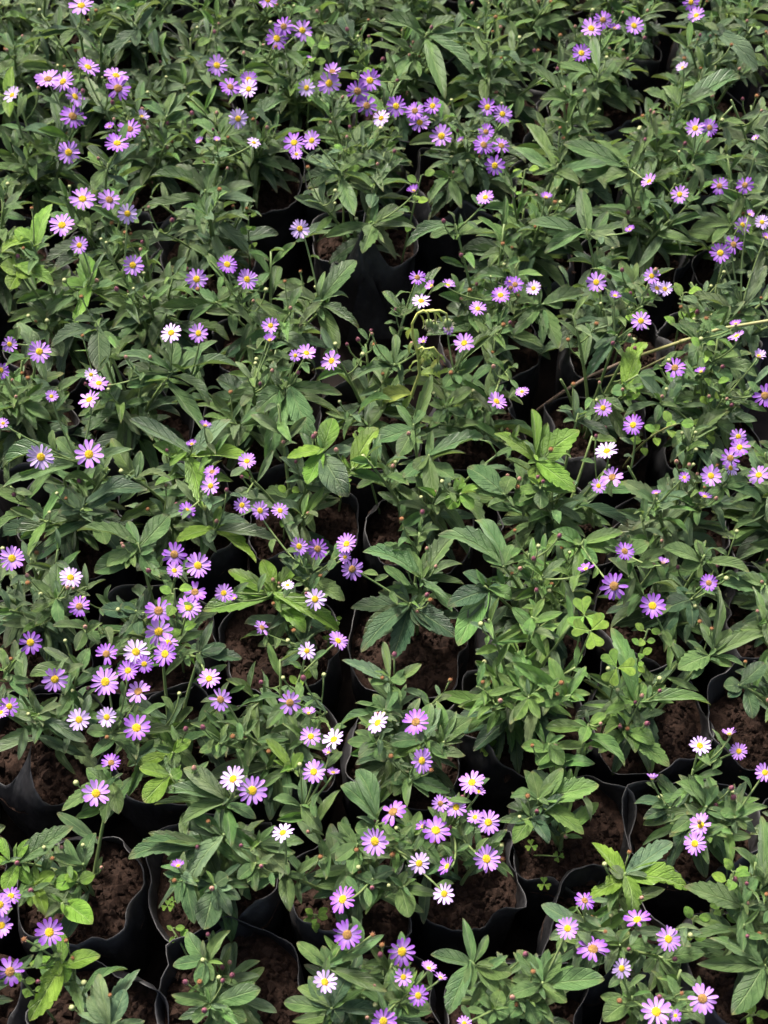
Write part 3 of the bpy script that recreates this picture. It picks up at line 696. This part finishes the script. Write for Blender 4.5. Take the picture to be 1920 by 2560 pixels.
LUSH = {i for i, b in enumerate(BAGS) if (b[0], b[1]) in ((11.0, 53.0), (12.6, 62.4), (14.0, 43.6))}
def build_plant(p):
    r = p.r
    root = obj('aster_plant', None); root.location = p.base; p.root = root
    tone = 'g' if p.i in LUSH else r.choice('mmms')
    stems = []
    def leafy(cv, n, t0, t1, Lb, Lt, tk, phase):
        for k_ in range(n):
            t = t0 + (t1 - t0) * (k_ / max(1, n - 1)) + r.uniform(-.03, .03)
            t = min(max(t, .05), 1)
            b = pt(cv, t); L = (Lb + (Lt - Lb) * t) * r.uniform(.8, 1.2)
            a = phase + k_ * 2.4 + r.uniform(-.35, .35)
            el = R_(-22 + 62 * t ** 1.4 + r.uniform(-14, 14))
            d = Vector((math.cos(a) * math.cos(el), math.sin(a) * math.cos(el), math.sin(el)))
            tip = b + d * L
            if tip.z < SOILZ + .008: tip.z = SOILZ + .008 + r.uniform(0, .006)
            kd = 'tooth' if (L > .034 and r.random() < .42) else r.choice(('spat', 'ell', 'ell', 'spat'))
            if in_gap(tip) or in_gap(b.lerp(tip, .5)): continue
            kk = 'd' if t < .45 and r.random() < .6 else ('g' if t > .7 and r.random() < .28 else tk if r.random() < .8 else 's')  # low leaves mostly take the shaded tint, so shade is painted into them
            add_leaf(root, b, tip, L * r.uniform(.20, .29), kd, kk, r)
    # shoots read from the photograph
    for P, tk, tips in p.shoots:
        cv = stem_curve(p.base + Vector((r.uniform(-.006, .006), r.uniform(-.006, .006), -.006)), P, r)
        stems.append(cv)
        tube('stem', cv, .0019, .0010, M_stem, root, p.base)
        for (u, v, w) in tips:
            k0 = px_per_m(P)
            q0 = at(u, v, P.z); Lp = (q0 - P).length
            dv = v - (1280 - ((P - VIEW0).dot(Vector((0, SP, CP))) / ((P - VIEW0).dot(Vector((0, CP, -SP))))) * FPX)
            dz = Lp * (r.uniform(-.42, -.10) if dv > 0 else r.uniform(-.12, .22))
            z = max(P.z + dz, SOILZ + .01)
            T = at(u, v, z)
            L = (T - P).length
            wd = w / k0 * .97
            big = L > .030 and wd > .009
            ratio = wd / max(L, .001)
            if tk == 'b': wd *= 1.22
            kd = 'tooth' if big and r.random() < (.9 if tk == 'b' else .5) else ('spat' if r.random() < .5 else 'ell')
            b = pt(cv, r.uniform(.90, 1.0))
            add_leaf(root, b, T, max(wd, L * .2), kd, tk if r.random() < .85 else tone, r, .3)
        leafy(cv, 7, .22, .85, .046, .026, 'm' if tk == 'b' else tk, r.uniform(0, 6))
        leafy(cv, 4, .90, 1.0, .020, .013, 'b' if tk in 'b' else tk, r.uniform(0, 6))
    # further shoots of the same plant
    extra = max(0, p.ns - len(p.shoots))
    a0 = r.uniform(0, 6.28)
    for k_ in range(extra):
        a = a0 + 6.283 * k_ / max(1, extra) + r.uniform(-.4, .4); sp = r.uniform(.012, .05)
        h = r.uniform(.06, .115) * p.vg; sp *= 1.25 if p.base.y > .68 else 1
        T = p.base + Vector((math.cos(a) * sp, math.sin(a) * sp, h))
        cv = stem_curve(p.base + Vector((r.uniform(-.006, .006), r.uniform(-.006, .006), -.006)), T, r)
        stems.append(cv)
        tube('stem', cv, .0019, .0010, M_stem, root, p.base)
        lg = 1.22 if p.base.y > .68 else 1.05
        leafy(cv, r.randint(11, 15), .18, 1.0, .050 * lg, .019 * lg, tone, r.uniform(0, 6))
    p.stems = stems
    # flowers
    for P, D, ck, dk, asp in p.flowers:
        view = (VIEW0 - P).normalized()
        if asp is None:
            n = (view * .62 + UP * .38).normalized(); n = (n + Vector((r.gauss(0, .25), r.gauss(0, .25), 0))).normalized()
        else:
            ang = math.acos(asp); side = Vector((r.gauss(0, .7), 1, .6)); side = (side - view * side.dot(view)).normalized()
            n = view * math.cos(ang) + side * math.sin(ang)
        foot = P - n * D * .19
        best = min(((pt(cv, t_), cv) for cv in stems for t_ in (.55, .7, .85, .95)), key=lambda q: (q[0] - foot).length + max(0, q[0].z - foot.z + .012) * 4)
        a = best[0]; d = foot - a
        c = a + Vector((d.x * .45, d.y * .45, d.z * .6)) * 1.0; c = c * .6 + (foot - n * d.length * .4) * .4
        cv = [bez(a, c, foot, j / 6) for j in range(7)]
        tube('flower_stalk', cv, .0009, .0007, M_stem, root, p.base, 5)
        for t_ in (.25, .5, .75):
            if r.random() < min(.9, d.length / .05):
                b = pt(cv, t_); an = r.uniform(0, 6.28); L = r.uniform(.009, .019)
                e = Vector((math.cos(an), math.sin(an), r.uniform(.1, .8))).normalized()
                add_leaf(root, b, b + e * L, L * r.uniform(.28, .4), r.choice(('ell', 'spat')), tone, r)
        rot = frame(Vector((r.uniform(-1, 1), r.uniform(-1, 1), .1)).cross(n), n)
        fl = obj('flower', HEAD[dk], root, mat4(rot, P - p.base, (D, D, D)))
        base = PETC[ck]; f0 = r.uniform(.88, 1.15)
        if dk == 'd':
            npt, l0 = 7, .2
        else: npt, l0 = r.randint(12, 17), .385
        lift = r.uniform(-.02, .28) if dk == 'y' else r.uniform(-.15, .12)
        if asp is not None and D < .02 and asp <= .6: lift = r.uniform(.35, .8)
        for j in range(npt):
            if dk == 'o' and r.random() < .08: continue
            an = 2 * math.pi * (j + r.uniform(-.22, .22)) / npt; ev = lift + r.gauss(0, .09)
            L = l0 * r.uniform(.86, 1.06); rad = .125 if dk != 'd' else .22
            q = Matrix.Rotation(an, 4, 'Z') @ Matrix.Translation((0, rad, .005 + .012 * (j % 2))) @ Matrix.Rotation(ev, 4, 'X') @ Matrix.Rotation(r.gauss(0, .22), 4, 'Y') @ Matrix.Diagonal((L * r.uniform(1.02, 1.35) * (15 / npt) ** .6 if dk != 'd' else .2, L, L, 1))
            o = obj('petal', PETAL[r.randrange(7)], fl, q)
            g_ = f0 * r.uniform(.92, 1.08); o.color = (base[0] * g_, base[1] * g_, base[2] * min(g_, 1.1), 1)
    # buds on thin side stalks
    for k_ in range(r.randint(8, 13)):
        cv = r.choice(stems); a = pt(cv, r.uniform(.65, 1)); an = r.uniform(0, 6.28)
        d = Vector((math.cos(an) * .55, math.sin(an) * .55, 1)).normalized() * r.uniform(.012, .040)
        e = a + d; c = a + Vector((d.x * .8, d.y * .8, d.z * .35))
        cv2 = [bez(a, c, e, j / 4) for j in range(5)]
        tube('bud_stalk', cv2, .0008, .0006, M_stem, root, p.base, 4)
        S = r.uniform(.0034, .0052); kd = r.choice('ppkkggbb')
        dirn = (cv2[-1] - cv2[-2]).normalized()
        obj('bud', BUD[kd], root, mat4(frame(dirn.orthogonal(), dirn), e - p.base, (S, S, S)))
        if r.random() < .8:
            b = pt(cv2, .4); an += 1.5; L = r.uniform(.009, .017); e2 = Vector((math.cos(an), math.sin(an), .4)).normalized()
            add_leaf(root, b, b + e2 * L, L * .34, 'ell', tone, r)
    return root

def spike_at(u, v, hgt, width, z=.12, i=None):
    P = at(u, v, z); i = nearest_bag(P.x * 100, P.y * 100) if i is None else i
    b = BAGS[i]; SPIKE.setdefault(i, []).append((math.atan2(P.y * 100 - b[1], P.x * 100 - b[0]) % (2 * math.pi), hgt, width))
spike_at(913, 668, .055, .62, .13, len(BAGS) - 1); spike_at(70, 1975, .045, .5); spike_at(535, 1660, .03, .3); spike_at(1265, 2270, .015, .5)
spike_at(1330, 1000, .02, .6); spike_at(1500, 1190, .03, .7); spike_at(1690, 890, .02, .6); spike_at(680, 2080, .02, .5)

for i in range(len(BAGS)):
    PL[i].bag = make_bag(i)
for p in PL: build_plant(p)
# the torn sheet of polythene standing up from the free front wall of that bag
fb = PL[-1].bag; fo = fb.location
A_, B_, T_ = at(868, 852, .032), at(992, 846, .032), at(911, 643, .140)
fv, ff = [], []
NT, NS = 9, 8
for lay in (0, .0006):
    for i_ in range(NT + 1):
        t_ = i_ / NT
        for j_ in range(NS + 1):
            s_ = j_ / NS
            q = A_.lerp(T_, t_).lerp(B_.lerp(T_, t_), s_)
            ridge = (.5 - abs(s_ - .42)) * .020 * (1 - t_ * .8) + .004 * noise.noise(Vector((s_ * 4, t_ * 5, 2)))
            fold = .006 * max(0, .35 - abs(t_ - .3 - .3 * s_)) 
            fv.append(q + Vector((0, -.6, .8)) * (ridge + fold - lay) - fo)
for lay in (0, 1):
    o = lay * (NT + 1) * (NS + 1)
    for i_ in range(NT):
        for j_ in range(NS):
            a = o + i_ * (NS + 1) + j_; f_ = (a, a + 1, a + NS + 2, a + NS + 1); ff.append(f_ if lay == 0 else f_[::-1])
fl_ = obj('loose_flap', mesh('loose_flap', fv, ff, M_bag), fb); fl_['label'] = 'pointed grey black plastic flap standing up'

# ------------------------------------------------------------------ weeds, vine, wilted weed
LAND = []          # (point, short phrase) landmarks for the labels
def soil_point(P):
    i = nearest_bag(P.x * 100, P.y * 100); b = BAGS[i]
    c = Vector((b[0] * .01, b[1] * .01, SOILZ)); d = Vector((P.x - c.x, P.y - c.y, 0))
    if d.length > b[2] * .0078: d *= b[2] * .0078 / d.length
    return c + d
def weed(name, label, t, x, y_, h, size, n, foot=None, whorl=False, kind='round'):
    r = random.Random(hash_(label)); u, v = tp(t, x, y_)
    P = at(u, v, SOILZ + h)
    if foot: F = soil_point(at(*tp(t, *foot), SOILZ))
    else: F = soil_point(P + Vector((r.uniform(-.01, .01), r.uniform(-.02, .005), 0)))
    F.z -= .004
    root = obj(name, None); root.location = F
    cv = stem_curve(F, P, r)
    tube('stem', cv, .0011, .0007, M_twig_green if foot else M_stem, root, F, 5)
    L0 = size * KS / px_per_m(P)
    for j in range(n):
        tt = 1 - .62 * (j / n) ** 1.1 * (1 if h > .03 else .5); b = pt(cv, tt)
        a = j * 2.2 + r.uniform(-.4, .4); el = r.uniform(-.15, .45)
        d = Vector((math.cos(a) * math.cos(el), math.sin(a) * math.cos(el), math.sin(el)))
        L = L0 * r.uniform(.75, 1.15); s_ = b + d * L * .35
        pv = [b, b.lerp(s_, .5) + UP * .001, s_]
        me = r.choice(LEAF[kind]); e = s_ + (d + UP * .1).normalized() * L
        o = obj('leaflet', me, root, mat4(frame(e - s_, UP + (VIEW0 - s_).normalized() * .6, r.uniform(-.4, .4)), s_ - F, (L * (.72 if kind == 'round' else .5), L, L)))
        o.color = tint('w', r)
        tube('leaf_stalk', pv, .0005, .0004, M_stem, o.parent, F, 4)
    tag(root, label, 'weed', 'small weeds sprouting among the asters')
    return root
def hash_(t): 
    q = 7
    for ch in t: q = (q * 131 + ord(ch)) % 1000003
    return q
def clover(label, leaves, h):
    r = random.Random(hash_(label))
    P0 = at(*tp(*leaves[0][:3]), SOILZ + h); F = soil_point(P0); F.z -= .004
    root = obj('clover', None); root.location = F
    for (t, x, y_, size, a0) in leaves:
        P = at(*tp(t, x, y_), SOILZ + h + r.uniform(-.012, .012)); cv = stem_curve(F, P, r)
        tube('leaf_stalk', cv, .0008, .0006, M_stem, root, F, 5)
        n = ((VIEW0 - P).normalized() * .7 + UP * .5 + Vector((r.gauss(0, .1), r.gauss(0, .1), 0))).normalized()
        L = size * KS / px_per_m(P)
        for j in range(3):
            a = a0 + j * 2.094 + r.uniform(-.12, .12)
            d = frame(Vector((1, .2, 0)).cross(n), n) @ Vector((math.cos(a), math.sin(a), .12))
            o = obj('leaflet', HEART[j], root, mat4(frame(d, n), P + d.normalized() * L * .03 - F, (L * 1.02, L, L)))
            o.color = tint('w', r)
    tag(root, label, 'clover', 'clovers growing among the asters')

clover('large pale green clover with two heart leaved tops above a lush aster', [('I', 470, 672, 120, .5), ('I', 510, 770, 118, 1.6)], .165)
clover('broad green clover low beside a bare bag rim and tall aster', [('I', 680, 1010, 118, .9)], .13)
clover('tiny round clover sitting on bare soil', [('H', 1522, 1535, 62, .2)], .03)
clover('little clover seedling by the long grey green leaves', [('J', 1085, 895, 38, .2), ('J', 1125, 865, 32, 1)], .02)
clover('single clover seedling on wide bare soil at the bag front', [('L', 208, 752, 44, .4)], .025)
clover('small clover seedling under an insect bitten aster', [('L', 125, 505, 40, .4), ('L', 300, 575, 36, 1)], .02)
weed('weed_sprig', 'big bright yellow green sprig of round leaves leaning over a toothed aster', 'L', 1440, 670, .13, 95, 15)
weed('weed_sprig', 'sprig of three hanging oval leaflets beneath broad toothed leaves', 'L', 1185, 960, .07, 78, 5)
weed('weed_sprig', 'fresh green sprig standing against a black bag wall', 'K', 385, 950, .035, 68, 9)
weed('weed_sprig', 'light green sprig on a long bare yellow stem', 'F', 1065, 1090, .15, 84, 9, (720, 1400))
weed('weed_sprig', 'cluster of rounded weed leaves under purple aster flowers', 'F', 1310, 830, .12, 74, 10)
weed('weed_sprig', 'yellow green weed tuft where the dry vine turns green', 'F', 1240, 570, .14, 80, 11)
weed('weed_sprig', 'round leaved weed under two white asters', 'F', 800, 270, .13, 95, 7)
weed('weed_sprig', 'bright oval leaved sprig in front of clustered purple flowers', 'G', 1130, 500, .15, 92, 8)
weed('weed_sprig', 'tiny leaved weed behind a single white aster', 'H', 255, 580, .07, 42, 10)
weed('weed_sprig', 'thin weed with small round leaves on bare bag soil', 'H', 505, 690, .06, 48, 8)
weed('weed_sprig', 'green weed beneath a faded pink aster head', 'H', 310, 1000, .04, 85, 6)
weed('weed_sprig', 'small four leaved weed between two toothed bright shoots', 'E', 640, 1140, .10, 52, 6)
weed('weed_sprig', 'tiny weed at the foot of a toothed bright shoot', 'E', 590, 1395, .06, 42, 7)
weed('weed_sprig', 'oval leaved weed beside a dark bag corner', 'E', 210, 1510, .06, 82, 6)
weed('weed_sprig', 'chain of round weed leaves hanging under a purple aster', 'I', 880, 760, .12, 72, 12)
weed('weed_sprig', 'yellow green weed behind three purple asters', 'B', 370, 300, .13, 76, 9)
weed('weed_sprig', 'weed of small round leaves in a dark gap', 'B', 690, 280, .09, 58, 10)
weed('weed_sprig', 'weed with oval leaves topping a purple aster cluster', 'B', 670, 465, .13, 60, 6)
weed('weed_sprig', 'low green weed sprig under drooping dark leaves', 'B', 565, 970, .12, 84, 7)
weed('weed_sprig', 'light weed leaves among pale aster shoots', 'B', 1070, 1140, .13, 76, 6)
weed('weed_sprig', 'round leaved weed beside the lone purple flower', 'J', 140, 1370, .09, 70, 6)
weed('weed_sprig', 'pale weed leaves poking from the bed corner soil', 'L', 1580, 1600, .07, 72, 7)
weed('weed_sprig', 'yellowish weed in a shadowed bag mouth', 'F', 1110, 240, .09, 90, 5)
weed('weed_sprig', 'light green weed between dense aster leaves', 'C', 85, 1100, .12, 70, 6)
weed('weed_sprig', 'trailing weed strand over a black bag rim', 'J', 1115, 1040, .03, 60, 4)
weed('weed_sprig', 'bright weed sprig in dense foliage near a white aster', 'A', 1610, 1400, .09, 55, 7)

# the long vine
vp = [(1344, 1026, .10), (1400, 985, .125), (1470, 942, .15), (1511, 925, .16), (1548, 908, .17), (1610, 885, .185), (1708, 852, .205), (1800, 822, .22), (1920, 802, .235), (2010, 778, .24)]
pts = [at(*q) for q in vp]; F = pts[0].copy()
vine = obj('dry_vine', None); vine.location = F
tube('woody_base', pts[:5], .0017, .0014, M_twig, vine, F, 7)
tube('green_stalk', pts[4:], .00138, .0016, M_twig_green, vine, F, 7)
for k_ in (3, 6):
    tube('node', [pts[k_] - (pts[k_ + 1] - pts[k_ - 1]).normalized() * .003, pts[k_], pts[k_] + (pts[k_ + 1] - pts[k_ - 1]).normalized() * .003], .0019, .0017, M_twig if k_ < 4 else M_twig_green, vine, F, 7)
sdp = [at(1490, 948, .15), at(1545, 935, .155), at(1600, 925, .16), at(1690, 880, .185)]
tube('side_shoot', sdp, .0009, .0010, M_twig_green, vine, F, 5)
tag(vine, 'long bare vine stem, brown at its foot and yellow green beyond', 'vine')

# wilted weed with drooping seed heads
def ep(x, y_, h): return at(*tp('E', x, y_), SOILZ + h)
wf = soil_point(ep(1050, 1120, 0)); wf.z -= .004
wl = obj('wilted_weed', None); wl.location = wf
main = [wf, ep(955, 1000, .06), ep(1010, 900, .09), ep(1060, 760, .12), ep(1050, 640, .15), ep(1015, 520, .17), ep(1012, 440, .185), ep(1045, 375, .20)]
tube('stem', main, .0016, .0010, M_wilt, wl, wf, 6)
arcs = [[ep(1045, 375, .20), ep(1085, 352, .203), ep(1115, 375, .198), ep(1120, 420, .185)], [ep(1060, 365, .20), ep(1150, 348, .20), ep(1165, 400, .19), ep(1160, 440, .18)],
        [ep(1120, 360, .20), ep(1190, 352, .20), ep(1235, 375, .195), ep(1240, 415, .185)], [ep(1055, 660, .15), ep(1090, 605, .17), ep(1150, 592, .172), ep(1188, 640, .16), ep(1175, 700, .145)], [ep(1050, 610, .155), ep(1075, 590, .16), ep(1110, 620, .155), ep(1110, 660, .145)]]
for q, ar in enumerate(arcs):
    tube('flower_stalk', ar, .0011, .0008, M_wilt, wl, wf, 6)
    e = ar[-1]; d = (ar[-1] - ar[-2]).normalized(); S = .008
    hd = obj('nodding_bud', BUD['g'], wl, mat4(frame(d.orthogonal(), d), e - wf, (S, S, S * 1.3)))
    if q < 3:
        vs_, fs = [], []; rq = random.Random(q)
        for j in range(110):
            dd = (d * .35 + (VIEW0 - e).normalized() * .6 + Vector((rq.gauss(0, .55), rq.gauss(0, .55), rq.gauss(0, .4)))).normalized() * rq.uniform(.003, .0075); sd2 = dd.orthogonal().normalized() * .0005
            o = len(vs_); st = d * .008; vs_ += [st + sd2, st - sd2, st + dd]; fs.append((o, o + 1, o + 2))
        obj('seed_fluff', mesh('seed_fluff', vs_, fs, M_fluff), wl, Matrix.Translation(e - wf))
    else:
        for j in range(4):
            b = pt(ar, .4 + .15 * j)
            add_leaf(wl, b, b + Vector((.006 * (-1) ** j, -.004, -.008)), .004, 'ell', 'y', random.Random(j))
for (x0, y0, x1, y1, w) in ((1010, 890, 800, 960, .016), (1000, 880, 900, 880, .008), (1010, 905, 960, 1000, .007), (1060, 770, 1130, 830, .009), (1060, 760, 1190, 800, .010), (1020, 560, 1000, 640, .006), (1050, 680, 1000, 740, .006), (1040, 600, 1120, 690, .007), (1015, 470, 985, 540, .005), (1060, 380, 1075, 470, .005), (1150, 360, 1195, 430, .005)):
    add_leaf(wl, ep(x0, y0, .09 if y0 > 800 else .12 if y0 > 700 else .155 if y0 > 550 else .19), ep(x1, y1, .075 if y0 > 800 else .10 if y0 > 700 else .14 if y0 > 550 else .175), w, 'tooth', 'y', random.Random(x1), .8)
tag(wl, 'wilting yellow weed with drooping stalks and white fluffy seed heads', 'weed')

# ------------------------------------------------------------------ labels
NUM = ['no', 'one', 'two', 'three', 'four', 'five', 'six', 'seven', 'eight', 'nine', 'ten', 'eleven', 'twelve', 'thirteen', 'fourteen', 'fifteen', 'sixteen', 'seventeen', 'eighteen']
def bloom(p):
    c = {k_: sum(1 for f in p.flowers if f[2] == k_) for k_ in 'plwd'}
    parts = [NUM[c[k_]] + ' ' + w for k_, w in (('p', 'purple'), ('l', 'lilac'), ('w', 'white'), ('d', 'withered')) if c[k_]]
    if not parts: return 'no flowers'
    t = ', '.join(parts)
    return t + (' flower' if sum(c.values()) == 1 else ' flowers')
GA, GB = 'aster plants in grow bags', 'black grow bags packed in the nursery bed'
from collections import Counter
SHORT = {'large pale green clover with two heart leaved tops above a lush aster': 'the large clover', 'broad green clover low beside a bare bag rim and tall aster': 'the broad clover', 'tiny round clover sitting on bare soil': 'the tiny clover',
 'light green sprig on a long bare yellow stem': 'the yellow stemmed sprig', 'big bright yellow green sprig of round leaves leaning over a toothed aster': 'the big bright sprig', 'chain of round weed leaves hanging under a purple aster': 'the hanging leaf chain',
 'weed of small round leaves in a dark gap': 'a round leaved weed', 'low green weed sprig under drooping dark leaves': 'a low green sprig', 'fresh green sprig standing against a black bag wall': 'the fresh green sprig'}
ph = {p.i: bloom(p) for p in PL}; cnt = Counter(ph.values())
lm = [(vine.location, 'the long bare vine'), (wl.location, 'the wilting yellow weed')] + [(o.location, SHORT[o['label']]) for o in C.objects if o.get('label') in SHORT] + [(o.location, 'the ' + o['label']) for o in C.objects if o.get('category') in ('weed', 'clover') and o['label'] not in SHORT and len(o['label'].split()) < 8]
for p in PL: p.tail = ''
for word, dmax in ((' beside ', .13), (' beside ', .15), (' near ', .22), (' near ', .3)):
    c2 = Counter(ph[p.i] + p.tail for p in PL)
    for p in PL:
        if p.tail or c2[ph[p.i]] == 1: continue
        used = {ph[q.i] + q.tail for q in PL}
        room = 12 - len(ph[p.i].split()) - 1
        c = sorted(((p.base - q).length, w) for q, w in lm if (p.base - q).length < dmax * .8)
        c += [(0, w) for _, w in sorted((len(ph[q.i].split()) + (p.base - q.base).length * 20, 'one with ' + ph[q.i]) for q in PL if q is not p and cnt[ph[q.i]] == 1 and (p.base - q.base).length < dmax)]
        for _, w in c:
            if len(w.split()) <= room and ph[p.i] + word + w not in used and ph[p.i] + ' beside ' + w not in used: p.tail = word + w; break
for p in PL:
    t = ph[p.i] + p.tail
    lab = next(x for x in ('aster plant with ' + t, 'aster with ' + t) if len(x.split()) <= 16)
    tag(p.root, lab, 'aster plant', GA)
    lb = next(x for x in ('black grow bag under the aster with ' + t, 'grow bag under aster with ' + t, 'bag under aster with ' + t) if len(x.split()) <= 16)
    tag(p.bag, lb, 'grow bag', GB)
print('objects', len(bpy.data.objects), 'bags', len(BAGS))
